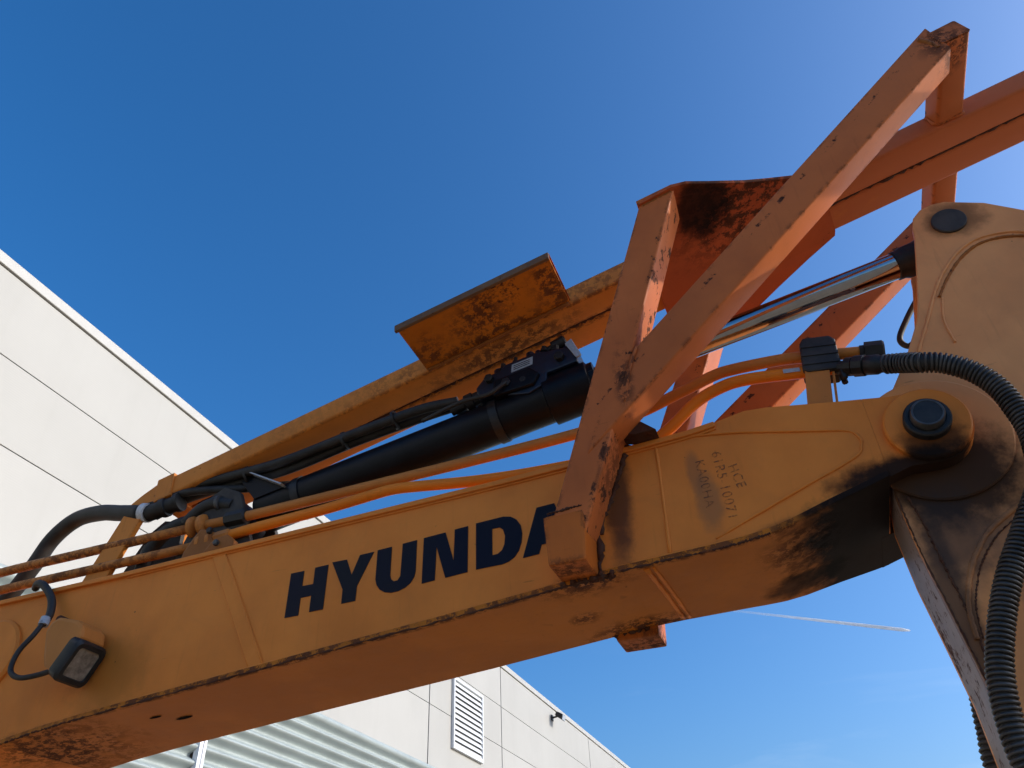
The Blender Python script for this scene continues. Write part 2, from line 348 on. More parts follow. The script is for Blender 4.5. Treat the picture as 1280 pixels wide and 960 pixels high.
# corrugated lower cladding: two sheets with a joint strip
def sheet(y0, y1):
    vs_, fs = [], []; n = 0; z = 7.80; pitch = .33; steps = 12; tot = int((7.80-.30)/pitch*steps)
    for i in range(tot+1):
        zz = 7.80-i*pitch/steps; t = 2*math.pi*i/steps
        xx = WX+.12+.105*math.cos(t)
        vs_ += [(xx, y0, zz), (xx, y1, zz)]
    fs = [(2*i, 2*i+1, 2*i+3, 2*i+2) for i in range(tot)]
    return mesh('corrugated_sheet', vs_, fs, 'corrugated', wh, True)
sheet(-26, 11.62); sheet(11.80, 58.3)
sweep('cladding_trim', [(WX+.10, -26.05, 7.86), (WX+.10, 58.35, 7.86)], .115, 'corrugated', wh, 20)
box('joint_strip', WX+.12, WX+.26, 11.60, 11.70, .3, 7.74, 'strip', wh, .006)
box('joint_strip', WX+.12, WX+.26, 11.735, 11.82, .3, 7.74, 'strip', wh, .006)
box('plinth', WX-.04, WX+.12, -26, 58.3, 0, .32, 'backing', wh)
# louvre vent
lv = empty('louvre_vent', (WX, 26.65, 8.93), parent=wh)
LY0, LY1, LZ0, LZ1 = 25.2, 28.1, 8.93, 11.52
for (a, b, c, d) in ((LY0, LY0+.10, LZ0, LZ1), (LY1-.10, LY1, LZ0, LZ1), (LY0+.10, LY1-.10, LZ0, LZ0+.10), (LY0+.10, LY1-.10, LZ1-.10, LZ1)):
    box('vent_frame', WX+.004, WX+.12, a, b, c, d, 'louvre', lv, .008)
box('vent_back', WX+.003, WX+.012, LY0+.1, LY1-.1, LZ0+.1, LZ1-.1, 'backing', lv)
ns = 12; me0 = None
for i in range(ns):
    zc = LZ0+.10+(i+.5)*(LZ1-LZ0-.2)/ns
    if me0 is None:
        s = prism('slat', [(.012, .085), (.098, -.075), (.102, -.098), (.112, -.098), (.108, -.07), (.022, .09)], LY0+.10, LY1-.10, 'louvre', lv); me0 = s.data
        s.location = (WX, 0, zc)
        s.matrix_parent_inverse = lv.matrix_basis.inverted(); s.parent = lv
    else:
        s = bpy.data.objects.new('slat', me0); col.objects.link(s); s.parent = lv; s.location = (WX, 0, zc)
    s.parent = lv; s.matrix_parent_inverse = (wh.matrix_basis @ lv.matrix_parent_inverse @ lv.matrix_basis).inverted()
# wall floodlight
fl = empty('wall_floodlight', (WX, 37.6, 12.8), 'small dark floodlight mounted high on the cream wall near the roof edge', 'wall light')
box('mount_plate', WX+.004, WX+.05, 37.45, 37.75, 12.78, 13.05, 'dark_metal', fl, .01)
rbar('arm', (WX+.04, 37.6, 12.92), (WX+.30, 37.6, 12.96), .08, .08, (0, 1, 0), 'dark_metal', fl, .02)
prism('lamp_head', [(WX+.24, 12.98), (WX+.34, 13.16), (WX+.66, 12.98), (WX+.60, 12.72)], 37.35, 37.88, 'dark_metal', fl, .03)
prism('lamp_glass', [(WX+.607, 12.735), (WX+.655, 12.955), (WX+.665, 12.95), (WX+.617, 12.73)], 37.40, 37.83, 'label', fl)

# ------------------------------------------------------------------ excavator
ex = empty('excavator', (-8, .34, 0), 'weathered yellow and orange excavator with its guarded boom raised overhead', 'excavator')
W = .68
top = [(-4.46, 3.627), (-3.49, 3.634), (-2.65, 3.654), (-1.19, 3.687), (-.5, 3.713), (-.26, 3.726), (-.14, 3.742), (.0, 3.768), (.10, 3.760), (.40, 3.706), (.606, 3.672)]
bot = [(.593, 3.323), (.422, 3.269), (.251, 3.218), (.075, 3.161), (-.02, 3.138), (-.13, 3.122), (-.267, 3.112), (-.655, 3.094), (-.989, 3.062), (-1.549, 3.010), (-2.566, 2.925), (-3.448, 2.847), (-3.80, 2.808), (-4.052, 2.770)]
lt = [(-7.35, 1.55), (-7.30, 1.95), (-6.9, 2.25), (-6.1, 2.98), (-5.5, 3.36), (-5.0, 3.55)]
lb = [(-4.5, 2.67), (-4.9, 2.50), (-5.5, 2.15), (-6.5, 1.50), (-7.1, 1.40)]
FL = lambda x: W + max(0, min(.24, (x+.25)*.30))
body = lt+top[:-2]+[(.40, 3.706), (.50, 3.690), (.50, 3.294)]+bot[1:]+lb
boom = prism('boom', body, 0, W, 'boom', ex, 0, yfar=FL)
# top and bottom plates, slightly proud
def strip(name, pts, t, side, mat, y0=-.022, y1=W+.022, yf=None):
    n = len(pts); off = [(x, z+side*t) for x, z in pts]
    return prism(name, pts+off[::-1], y0, y1, mat, boom, .006, yfar=yf)
strip('top_plate', [(x, z-.004) for x, z in top[:7]], .028, -1, 'boom')
strip('bottom_plate', [(.497, 3.291)]+[(x, z-.002) for x, z in bot[1:]], .028, 1, 'boom_bottom_shaded', -.014, yf=lambda x: FL(x)+.014)
# nose side plates with pin boss
PC = (.705, 3.492)
arc = [(PC[0]+.175*math.cos(math.radians(a)), PC[1]+.175*math.sin(math.radians(a))) for a in range(80, -96, -8)]
nose = [(.501, 3.690), (.606, 3.672)]+arc+[(.593, 3.323), (.501, 3.294)]
prism('nose_plate', nose, 0, .075, 'boom', boom)
prism('nose_plate', [(.46, 3.690)]+nose[1:-1]+[(.593, 3.3205), (.46, 3.2785)], .56, .908, 'boom_bottom_shaded', boom)
lathe('pin_boss', (PC[0], .0, PC[1]), (PC[0], -.06, PC[1]), [(0, .168), (.026, .168), (.034, .160)], 'boom', boom, 56)
lathe('pin_collar', (PC[0], -.034, PC[1]), (PC[0], -.2, PC[1]), [(0, .092), (.034, .092), (.040, .086), (.040, .072), (.034, .07)], 'dark_metal', boom, 40)
lathe('pin', (PC[0], -.05, PC[1]), (PC[0], -.3, PC[1]), [(0, .066), (.052, .066), (.060, .061), (.060, .055), (.056, .053)], 'pin_metal', boom, 40)
lathe('pin_face', (PC[0], -.05, PC[1]), (PC[0], -.3, PC[1]), [(0, .0535), (.0575, .0535), (.0580, 0.004)], 'dark_metal', boom, 40)
lathe('cylinder_boss', (-4.366, -.0, 3.276), (-4.366, -.1, 3.276), [(0, .215), (.014, .215), (.026, .200), (.027, .15)], 'boom', boom, 48)
# weld seams on the side
bead('weld_seam', [(-.337, -.003, 3.700), (-.231, -.004, 3.690), (-.06, -.004, 3.663), (.082, -.004, 3.629), (.25, -.005, 3.587), (.40, -.001, 3.549), (.438, -.001, 3.505), (.437, -.001, 3.466), (.393, -.001, 3.413), (.145, -.004, 3.316), (-.05, -.004, 3.240), (-.239, .002, 3.166)], .0058, 'boom', boom)
bead('weld_seam', [(-.426, .001, 3.71), (-.43, .001, 3.5), (-.442, .001, 3.12)], .008, 'boom', boom)
prism('side_lap_plate', [(-2.925, 3.628), (-2.845, 3.628), (-2.47, 2.958), (-2.55, 2.952)], -.006, .01, 'boom', boom, .003)
bead('weld_seam', [(-2.925, -.003, 3.628), (-2.74, -.003, 3.3), (-2.55, -.003, 2.955)], .005, 'boom', boom)
bead('weld_seam', [(-2.845, -.003, 3.628), (-2.66, -.003, 3.3), (-2.47, -.003, 2.958)], .006, 'boom', boom)
bead('weld_seam', [(x, -.004, z+.029) for x, z in bot[4:]], .005, 'boom', boom, 16)
bead('weld_seam', [(x, -.012, z+.001) for x, z in bot[4:]], .0055, 'weld_rust', boom, 16)
bead('weld_seam', [(x, -.004, z-.036) for x, z in top[1:7]], .006, 'boom', boom, 10)
bead('weld_seam', [(-.555, .02, 3.0945), (-.535, .34, 3.0955), (-.52, .66, 3.0965)], .011, 'boom', boom)
bead('weld_seam', [(-.525, .02, 3.096), (-.505, .34, 3.097), (-.49, .66, 3.098)], .007, 'boom', boom)
# brand lettering
L = {
 'H': [[(-2.384, 3.413), (-2.306, 3.413), (-2.306, 3.330), (-2.241, 3.330), (-2.241, 3.418), (-2.164, 3.420), (-2.166, 3.185), (-2.244, 3.184), (-2.244, 3.269), (-2.306, 3.268), (-2.306, 3.177), (-2.384, 3.177)]],
 'Y': [[(-2.142, 3.428), (-2.058, 3.427), (-2.021, 3.337), (-1.983, 3.437), (-1.904, 3.439), (-1.985, 3.273), (-1.987, 3.197), (-2.064, 3.195), (-2.064, 3.268)]],
 'U': [[(-1.883, 3.443), (-1.804, 3.446), (-1.803, 3.295), (-1.796, 3.272), (-1.78, 3.259), (-1.76, 3.260), (-1.746, 3.28), (-1.743, 3.45), (-1.665, 3.454), (-1.665, 3.29), (-1.671, 3.262), (-1.689, 3.235), (-1.718, 3.215), (-1.755, 3.204), (-1.793, 3.203), (-1.828, 3.212), (-1.856, 3.231), (-1.874, 3.256), (-1.883, 3.287)]],
 'N': [[(-1.627, 3.457), (-1.51, 3.463), (-1.464, 3.303), (-1.460, 3.468), (-1.39, 3.472), (-1.392, 3.233), (-1.506, 3.226), (-1.557, 3.398), (-1.561, 3.224), (-1.629, 3.219)]],
 'D': [[(-1.347, 3.477), (-1.204, 3.483), (-1.166, 3.474), (-1.138, 3.453), (-1.118, 3.419), (-1.112, 3.375), (-1.117, 3.331), (-1.131, 3.292), (-1.154, 3.262), (-1.183, 3.246), (-1.217, 3.238), (-1.348, 3.237)],
       [(-1.264, 3.43), (-1.225, 3.43), (-1.208, 3.415), (-1.198, 3.38), (-1.202, 3.338), (-1.215, 3.309), (-1.238, 3.294), (-1.265, 3.293)]],
 'A': [[(-1.034, 3.493), (-.945, 3.497), (-.862, 3.262), (-.942, 3.258), (-.955, 3.300), (-1.019, 3.298), (-1.034, 3.254), (-1.113, 3.249)], [(-1.001, 3.352), (-.988, 3.430), (-.966, 3.354)]],
 'I': [[(-.835, 3.502), (-.757, 3.505), (-.757, 3.266), (-.835, 3.263)]]}
for ch, lo in L.items():
    o = prism('decal_letter', lo[0], -.0035, .001, 'decal', boom, 0, holes=lo[1:]); o['label'] = 'navy letter %s printed on boom side' % ch
def textmesh(name, body_, size, loc, rotz, mat, parent):
    cu = bpy.data.curves.new('txt', 'FONT'); cu.body = body_; cu.size = size; cu.space_character = 1.15
    t = bpy.data.objects.new('txt', cu); col.objects.link(t); bpy.context.view_layer.update()
    me = bpy.data.meshes.new_from_object(t.evaluated_get(bpy.context.evaluated_depsgraph_get()))
    bpy.data.objects.remove(t)
    c, s = math.cos(rotz), math.sin(rotz); me.materials.clear()
    for v in me.vertices:
        x, y = v.co.x, v.co.y; v.co = (loc[0]+c*x-s*y, loc[1], loc[2]+s*x+c*y)
    return link(name, me, mat, parent)
for tx, sz, x, z, ro in (('61R5-10071', .062, -.182, 3.585, -88), ('HCE', .060, -.125, 3.50, -80), ('KA00HA', .060, -.262, 3.56, -88)):
    o = textmesh('stencil_text', tx, sz, (x, -.0025, z), math.radians(ro), 'stencil', boom); o['label'] = 'faint worn stencil marking on boom side'; o['kind'] = 'stuff'
# small cut holes in the bottom plate (dark plugs)
for (x, y, rx, ry) in ((-3.25, .20, .036, .013), (-3.15, .30, .050, .018)):
    zc = 2.847+(x+3.448)*(2.925-2.847)/.882
    mesh('drain_hole', [(x+rx*math.cos(t*math.pi/9)*(1+.2*math.sin(3*t)), y+ry*math.sin(t*math.pi/9), zc-.005+rx*math.cos(t*math.pi/9)*.088) for t in range(18)], [tuple(range(18))], 'void', boom)

# ---- stick
stk = empty('stick', (.8, .3, .9), parent=ex)
so_ = [(.72, .55), (.62, 1.3), (.575, 2.219), (.572, 2.489), (.551, 2.704), (.520, 2.996), (.509, 3.254), (.545, 3.52), (.633, 3.738), (.764, 3.929), (.869, 4.116), (.917, 4.255), (.975, 4.46), (1.022, 4.63), (1.032, 4.69), (1.055, 4.755), (1.101, 4.800), (1.16, 4.817), (1.223, 4.812), (1.382, 4.732), (1.519, 4.614), (1.75, 4.30), (1.78, 3.9), (1.55, 3.1), (1.28, 2.0), (1.05, .75), (.98, .55)]
sp = prism('side_plate', so_, .10, .135, 'stick', stk, .006)
prism('side_plate', so_, .485, .52, 'stick', stk, .006)
edge = so_[0:11]; inner = [(x+.03, z) for x, z in edge]
prism('front_plate', edge+inner[::-1], .136, .484, 'stick_front', stk)
bk = so_[21:]; prism('back_plate', bk+[(x-.03, z) for x, z in bk][::-1], .136, .484, 'stick', stk)
lathe('pivot_ring', (.735, .10, 3.478), (.735, 0, 3.478), [(0, .295), (.012, .295), (.018, .288)], 'stick', stk, 64)
lathe('rod_pin', (1.197, .10, 4.669), (1.197, 0, 4.669), [(0, .080), (.010, .080), (.014, .076), (.016, .01)], 'track', stk, 40)
A_ = lambda l, y=.098: [(x, y, z) for x, z in l]
bead('weld_seam', A_([(.813, 3.927), (.90, 4.08), (.987, 4.239), (1.052, 4.338), (1.145, 4.44), (1.25, 4.504), (1.366, 4.509), (1.465, 4.475), (1.6, 4.36)]), .007, 'stick', stk, 10)
bead('weld_seam', A_([(1.00, 4.215), (1.07, 4.315), (1.16, 4.412), (1.26, 4.472), (1.37, 4.478), (1.47, 4.445)]), .007, 'weld', stk, 10)
bead('weld_seam', A_([(1.012, 4.209), (.975, 4.078), (.976, 3.941)]), .005, 'stick', stk, 10)
bead('weld_seam', A_([(1.06, 3.195), (.945, 3.126), (.799, 3.042), (.71, 2.95), (.655, 2.86), (.612, 2.749), (.6, 2.63)]), .010, 'stick', stk, 10)
bead('weld_seam', A_([(1.09, 3.175), (.96, 3.10), (.82, 3.02), (.73, 2.93), (.675, 2.84), (.635, 2.74), (.62, 2.63)]), .0035, 'weld_rust', stk, 10)
bead('weld_seam', A_([(.552, 3.235), (.573, 3.10), (.582, 2.984), (.599, 2.799), (.607, 2.629), (.615, 2.3)]), .005, 'weld_rust', stk, 10)
bead('weld_seam', A_([(.512, 3.254), (.524, 2.996), (.556, 2.704), (.577, 2.489), (.58, 2.22)]), .004, 'weld_rust', stk, 10)
sweep('grease_hose', smoothpath([(1.12, .60, 4.70), (1.044, .6, 4.624), (.953, .6, 4.507), (.884, .6, 4.395), (.905, .6, 4.335), (.95, .58, 4.34), (1.05, .55, 4.38)]), .016, 'rubber', stk, 10)
# bucket resting on the yard
bk_ = [(1.00+.55*math.cos(math.radians(a)), .56+.52*math.sin(math.radians(a))) for a in range(60, 301, 15)]
bi_ = [(1.00+.50*math.cos(math.radians(a)), .56+.47*math.sin(math.radians(a))) for a in range(60, 301, 15)]
bu = prism('bucket', bk_+bi_[::-1], -.25, .87, 'stick_front', ex)
for y in (-.25, .84): prism('bucket_side', bk_, y-.001 if y < 0 else y, y+.03 if y < 0 else y+.032, 'stick_front', bu)

# ---- arm cylinder
cyl = empty('arm_cylinder', (-3.05, .3, 4.0), parent=ex)
cz = lambda x: 4.490+.164*x
C0, C1 = V((-3.05, .30, cz(-3.05))), V((1.197, .30, cz(1.197)))
LX = math.sqrt(1+.164**2)
def cl(name, x0, x1, prof, mat): return lathe(name, (x0, .30, cz(x0)), (x1, .30, cz(x1)), [(s*LX, r) for s, r in prof], mat, cyl, 48)
cl('barrel', -2.90, 1, [(0, .06), (.03, .121), (.05, .124), (1.88, .124), (1.885, .126)], 'black_steel')
cl('gland', -1.02, 1, [(0, .124), (.006, .142), (.26, .142), (.27, .125), (.30, .125), (.305, .09), (.34, .088)], 'black_steel')
for a in range(0, 360, 30):
    d = V((1, 0, .157)).normalized(); u, v = frame(d); q = V((-.75, .30, cz(-.75)))+(u*math.cos(math.radians(a))+v*math.sin(math.radians(a)))*.112
    lathe('gland_bolt', q, q+d, [(0, .014), (.03, .014)], 'dark_metal', cyl, 6)
cl('rod', -.70, 1, [(0, .071), (1.64, .071)], 'chrome')
cl('rod_collar', .93, 1, [(0, .0725), (.004, .078), (.035, .078), (.05, .086), (.12, .088), (.16, .10)], 'dark_metal')
lathe('rod_eye', (1.197, .19, 4.68), (1.197, .41, 4.68), [(0, .125), (.22, .125)], 'dark_metal', cyl, 36)
lathe('barrel_eye', (-3.05, .18, cz(-3.05)), (-3.05, .42, cz(-3.05)), [(0, .12), (.24, .12)], 'black_steel', cyl, 36)
for y in (.12, .44): prism('eye_bracket', [(-3.35, 3.62), (-2.75, 3.64), (-2.93, 4.09), (-3.05, 4.15), (-3.17, 4.09)], y, y+.04, 'track', cyl, .008)
for x in (-2.62, -1.35):
    cl('barrel_clamp', x, 1, [(0, .125), (.001, .131), (.05, .131), (.051, .125)], 'dark_metal')
# hose-rupture valve block on the barrel
vb = empty('valve_block', (-1.1, .25, 4.44), parent=ex)
T = lambda x, dz: cz(x)+dz
prism('valve_body', [(-1.40, T(-1.40, .10)), (-1.42, T(-1.42, .19)), (-1.36, T(-1.36, .25)), (-1.27, T(-1.27, .25)), (-1.24, T(-1.24, .28)), (-1.03, T(-1.03, .28)), (-.98, T(-.98, .26)), (-.80, T(-.80, .22)), (-.80, T(-.80, .10))], .17, .37, 'navy_steel', vb, .012)
prism('valve_side_block', [(-1.30, T(-1.30, .06)), (-1.30, T(-1.30, .17)), (-1.08, T(-1.08, .17)), (-1.02, T(-1.02, .10)), (-1.06, T(-1.06, .04))], .14, .2, 'black_steel', vb, .012)
for (x, z, r, l) in ((-1.33, .21, .028, .03), (-1.22, .12, .03, .04), (-1.12, .10, .022, .03), (-.90, .17, .03, .03)):
    lathe('valve_plug', (x, .172, T(x, z)), (x, 0, T(x, z)), [(0, r), (l, r), (l+.004, r*.8)], 'dark_metal', vb, 6)
for (x, h, r) in ((-1.30, .31, .03), (-1.10, .345, .026), (-1.05, .335, .020), (-.87, .29, .024)):
    lathe('valve_cap', (x, .24, T(x, .2)), (x+.02, .24, T(x, 1)), [(0, r), (h-.2, r), (h-.19, r*.7)], 'navy_steel', vb, 10)
lathe('adjuster', (-1.0, .22, T(-1.0, .30)), (-.85, .22, T(-.85, .335)), [(0, .02), (.05, .02), (.052, .034), (.13, .034), (.14, .025)], 'dark_metal', vb, 12)
prism('type_plate', [(-1.195, T(-1.195, .20)), (-1.19, T(-1.19, .255)), (-1.06, T(-1.06, .255)), (-1.065, T(-1.065, .20))], .1665, .1695, 'label', vb)
for i in range(3):
    prism('plate_line', [(-1.18, T(-1.18, .212+.013*i)), (-1.18, T(-1.18, .217+.013*i)), (-1.08, T(-1.08, .217+.013*i)), (-1.08, T(-1.08, .212+.013*i))], .1655, .167, 'bezel', vb)
lathe('hose_fitting', (-1.40, .22, T(-1.4, .16)), (-1.9, .22, T(-1.9, .12)), [(0, .04), (.05, .04), (.055, .05), (.10, .05), (.11, .036), (.20, .036)], 'dark_metal', vb, 12)
lathe('hose_fitting', (-1.40, .29, T(-1.4, .20)), (-1.9, .29, T(-1.9, .16)), [(0, .035), (.05, .035), (.055, .044), (.10, .044), (.11, .032), (.20, .032)], 'dark_metal', vb, 12)
for (x, dz, r, l) in ((-1.26, .265, .016, .05), (-1.18, .285, .013, .04), (-1.00, .285, .017, .035), (-.93, .25, .02, .04)):
    lathe('valve_screw', (x, .20, T(x, dz)), (x+.01, .20, T(x, dz)+.1), [(0, r*1.5), (.012, r*1.5), (.013, r), (l, r), (l+.004, r*.6)], 'dark_metal', vb, 6)
prism('valve_lug', [(-.98, T(-.98, .20)), (-.94, T(-.94, .31)), (-.86, T(-.86, .29)), (-.84, T(-.84, .18))], .24, .33, 'black_steel', vb, .008)
prism('valve_foot', [(-1.22, T(-1.22, .05)), (-1.24, T(-1.24, .11)), (-.98, T(-.98, .11)), (-.99, T(-.99, .03)), (-1.10, T(-1.10, .005))], .165, .19, 'navy_steel', vb, .008)
sweep('pilot_line', smoothpath([(-1.20, .17, T(-1.2, .15)), (-1.23, .12, T(-1.23, .10)), (-1.32, .11, T(-1.32, .06)), (-1.50, .13, T(-1.5, .10)), (-1.75, .16, T(-1.75, .10))], 6), .012, 'rubber', vb, 8)
prism('steel_hook', [(-.86, T(-.86, .24)), (-.82, T(-.82, .26)), (-.77, T(-.77, .12)), (-.80, T(-.80, .11))], .15, .165, 'label', vb, .004)

# ---- guard frame over the cylinder
gf = empty('guard_frame', (-.8, .3, 3.1), parent=ex)
K = .10
ny = lambda z, d=0: -.2+d-K*(z-3.33)
fy = lambda z, d=0: .88-d+K*(z-3.33)
bz = lambda x: .2425*x+5.02          # beam underside
BN = (-.2425, 0, 1)
# legs: 0.165 x 0.14 tubes
for s in (-1, 1):
    yy = (lambda z: ny(z, .11)) if s < 0 else (lambda z: fy(z, .11))
    dx = 0 if s < 0 else .045
    p0, p1 = V((-.835+dx*.6, yy(3.26), 3.26)), V((-.162+dx, yy(4.965), 4.965))
    rbar('leg', p0, p1, .164, .22, (1, 0, 0), 'guard', gf, .012, e1=((p1.x, 0, bz(p1.x)-.012), BN))
    # lower part of the leg boxed back to the boom side
    gv = []
    for z_ in (3.20, 3.735):
        cx = p0.x+(p1.x-p0.x)*(z_-p0.z)/(p1.z-p0.z); ya, yb2 = (ny(z_)+.02, -.002) if s < 0 else (W+.002, fy(z_)-.02)
        gv += [(cx-.078, ya, z_), (cx+.086, ya, z_), (cx+.086, yb2, z_), (cx-.078, yb2, z_)]
    mesh('leg_gusset', gv, [(0, 1, 2, 3), (7, 6, 5, 4), (0, 4, 5, 1), (1, 5, 6, 2), (2, 6, 7, 3), (3, 7, 4, 0)], 'guard', gf)
    # welded foot bracket
    bx0, bx1 = (-.945, -.765) if s < 0 else (-.885, -.655); zb = 3.092 if s < 0 else 3.045
    poly = [(bx0+.012, zb), (bx1, zb), (bx1+.015, 3.335), (bx0, 3.325)]
    o = prism('foot_bracket', poly, -.2 if s < 0 else W+.001, -.001 if s < 0 else .88, 'guard_bracket', gf, .012)
    # diagonal
    q0 = V((-.60, (ny(3.80, .08) if s < 0 else fy(3.80, .08)), 3.793)); q1 = V((1.37, (ny(5.437, .08) if s < 0 else fy(5.437, .08)), 5.437))
    rbar('diagonal_brace', q0, q1, .200, .158, (-.63, 0, .78), 'guard', gf, .011, e0=((-.615, 0, 3.80), (.93, 0, -.367)), e1=((1.385, 0, 5.44), (.97, 0, .24)))
    yb = ny(3.7)-.002 if s < 0 else fy(3.7)+.002
    ye = -.004 if s < 0 else W+.004
    bead('weld_seam', [(-.755, ye, 3.10), (-.735, ye, 3.30), (-.665, ye, 3.46), (-.60, ye, 3.62), (-.555, ye, 3.72)], .016, 'weld_rust', gf)
    bead('weld_seam', [(-.95, ye, 3.085), (-.86, ye, 3.083), (-.76, ye, 3.083), (-.70, ye, 3.09)], .016, 'weld_rust', gf)
    yd = (lambda z: ny(z)-.001) if s < 0 else (lambda z: fy(z)+.001)
    bead('weld_seam', [(-.50, yd(3.80), 3.80), (-.455, yd(3.95), 3.95), (-.40, yd(4.08), 4.08)], .006, 'guard', gf)
    bead('weld_seam', [(-.925, yd(3.335), 3.335), (-.84, yd(3.34), 3.340), (-.76, yd(3.345), 3.345)], .006, 'weld_rust', gf)
    prism('leg_cap', [(-.262+dx, bz(-.262+dx)-.012), (-.062+dx, bz(-.062+dx)-.012), (-.065+dx, bz(-.065+dx)+.012), (-.265+dx, bz(-.265+dx)+.012)], ny(4.97)-.012 if s < 0 else .90, -.20 if s < 0 else fy(4.97)+.012, 'guard_bracket', gf, .004)
# foot filler piece against boom top behind leg
prism('gusset_rib', [(-.50, 3.712), (-.40, 3.716), (-.53, 3.84), (-.60, 3.74)], -.10, .0, 'weld_rust', gf, .004)
# cross tube: square section turned with the beam
cu_, cv_ = V((.157, 0, .042)), V((.047, 0, -.122))
mid = V((1.337, 0, 5.498))+cu_*.5+cv_*.5
rbar('cross_tube', (mid.x, -.405, mid.z), (mid.x, 1.09, mid.z), .158, .126, (1, 0, .27), 'guard', gf, .022)
prism('tube_end_cap', [(1.346, 5.496), (1.355, 5.503), (1.484, 5.537), (1.494, 5.532), (1.529, 5.425), (1.522, 5.416), (1.395, 5.389), (1.385, 5.394)], -.413, -.4055, 'guard', gf, .003)
# longitudinal beam: two tubes side by side
def beam(y0, y1, x0=-3.50, x1=4.2):
    p0, p1 = V((x0, (y0+y1)/2, bz(x0)+.07)), V((x1, (y0+y1)/2, bz(x1)+.07))
    return rbar('beam_tube', p0, p1, y1-y0, .14, (0, 1, 0), 'beam', gf, .020)
beam(.10, .286); beam(.294, .50)
bead('weld_seam', [(x, .290, bz(x)+.012) for x in [-3.4+i*.19 for i in range(38)]], .012, 'weld_rust', gf, 4)
prism('end_sleeve', [(-3.56, bz(-3.56)-.012), (-3.44, bz(-3.44)-.012), (-3.45, bz(-3.45)+.152), (-3.57, bz(-3.57)+.152)], .088, .512, 'beam', gf, .006)
for y0_, y1_ in ((.10, .135), (.465, .50)):
    prism('end_leg', [(-3.55, bz(-3.55)+.139), (-3.68, bz(-3.68)+.10), (-3.75, 4.18), (-3.99, 3.64), (-3.80, 3.64), (-3.60, bz(-3.6)+.01), (-3.55, bz(-3.55)+.005)], y0_, y1_, 'beam', gf, .006)
prism('end_web', [(-3.95, 3.64), (-3.46, 3.64), (-3.46, 4.08), (-3.62, 4.12), (-3.72, 4.05)], .28, .31, 'track', gf)
# near side step plate with rolled lip
S0, S1 = -1.700, -.792
stp = mesh('step_plate', [(S0, -.28, bz(S0)+.010), (S1, -.29, bz(S1)+.010), (S1, .098, bz(S1)+.010), (S0, .098, bz(S0)+.010),
     (S0, -.28, bz(S0)+.022), (S1, -.29, bz(S1)+.022), (S1, .098, bz(S1)+.022), (S0, .098, bz(S0)+.022)],
     [(0, 1, 2, 3), (7, 6, 5, 4), (0, 4, 5, 1), (1, 5, 6, 2), (2, 6, 7, 3), (3, 7, 4, 0)], 'step', gf)
prism('step_lip', [(S0-.012, bz(S0)-.004), (S1+.004, bz(S1)-.004), (S1+.002, bz(S1)+.040), (S0-.014, bz(S0)+.040)], -.303, -.281, 'lip', gf, .004)
prism('step_end_flange', [(S1-.004, bz(S1)+.023), (S1+.008, bz(S1)+.023), (S1+.002, bz(S1)+.050), (S1-.010, bz(S1)+.050)], -.28, .09, 'guard', gf)
cw = lambda y: [(1.350, y, 5.470), (1.378, y, 5.390), (1.45, y, 5.399), (1.522, y, 5.418), (1.510, y, 5.47)]
bead('weld_seam', cw(.094), .009, 'guard', gf); bead('weld_seam', cw(.506), .009, 'guard', gf)
bead('weld_seam', [(S0+.01+i*.0745, .092, bz(S0+i*.0745)+.006) for i in range(13)], .011, 'weld', gf, 4)
for s in (-1, 1):
    yw = (lambda z: ny(z)+.006) if s < 0 else (lambda z: fy(z)-.006)
    bead('weld_seam', [(-.235, yw(4.93), 4.935), (-.15, yw(4.95), 4.957), (-.075, yw(4.97), 4.975)], .009, 'weld', gf)
    bead('weld_seam', [(1.30, yw(5.47), 5.478), (1.335, yw(5.44), 5.44), (1.365, yw(5.38), 5.375)], .012, 'weld', gf)
# gusset plate between the leg heads and the beam
gp = [(-.255, -.375), (-.07, -.385), (.007, -.365), (.119, -.300), (.303, -.192), (.429, -.126), (.557, -.066), (.665, .02), (.72, .11), (.768, .47), (.764, .512), (.594, .611), (.40, .728), (.207, .848), (-.005, 1.00), (-.22, 1.02), (-.29, .60), (-.30, .10)]
n = len(gp)
vv = [(x, y, bz(x)-.004-.004*math.sin(9*x)) for x, y in gp]+[(x, y, bz(x)-.024-.004*math.sin(9*x)) for x, y in gp]
tr = tessellate_polygon([[V((x, y, 0)) for x, y in gp]])
mesh('gusset_plate', vv, [tuple(t) for t in tr]+[tuple(i+n for i in reversed(t)) for t in tr]+[(i, (i+1) % n, (i+1) % n+n, i+n) for i in range(n)], 'gusset', gf)

# ---- hydraulic pipes along the boom top
pu = smoothpath([(-6.2, .14, 3.30), (-5.5, .13, 3.70), (-5.0, .12, 3.885), (-4.70, .12, 3.912), (-4.0, .12, 3.914), (-3.24, .12, 3.913)], 6)
hp = sweep('hydraulic_pipe', pu, .029, 'pipe', ex)
hp2 = sweep('hydraulic_pipe', smoothpath([(-3.16, .12, 3.912), (-2.83, .12, 3.907), (-1.8, .12, 3.920), (-.93, .12, 3.937), (-.54, .12, 3.970), (-.28, .12, 4.040), (-.10, .12, 4.094), (.0, .12, 4.104), (.20, .12, 4.095), (.33, .12, 4.077), (.60, .12, 4.022)], 8), .029, 'pipe', ex)
pl_ = smoothpath([(-6.2, .05, 3.20), (-5.5, .07, 3.58), (-5.0, .10, 3.752), (-4.64, .10, 3.770), (-4.0, .10, 3.770), (-3.14, .10, 3.770)], 6)
hp3 = sweep('hydraulic_pipe', pl_, .028, 'pipe', ex)
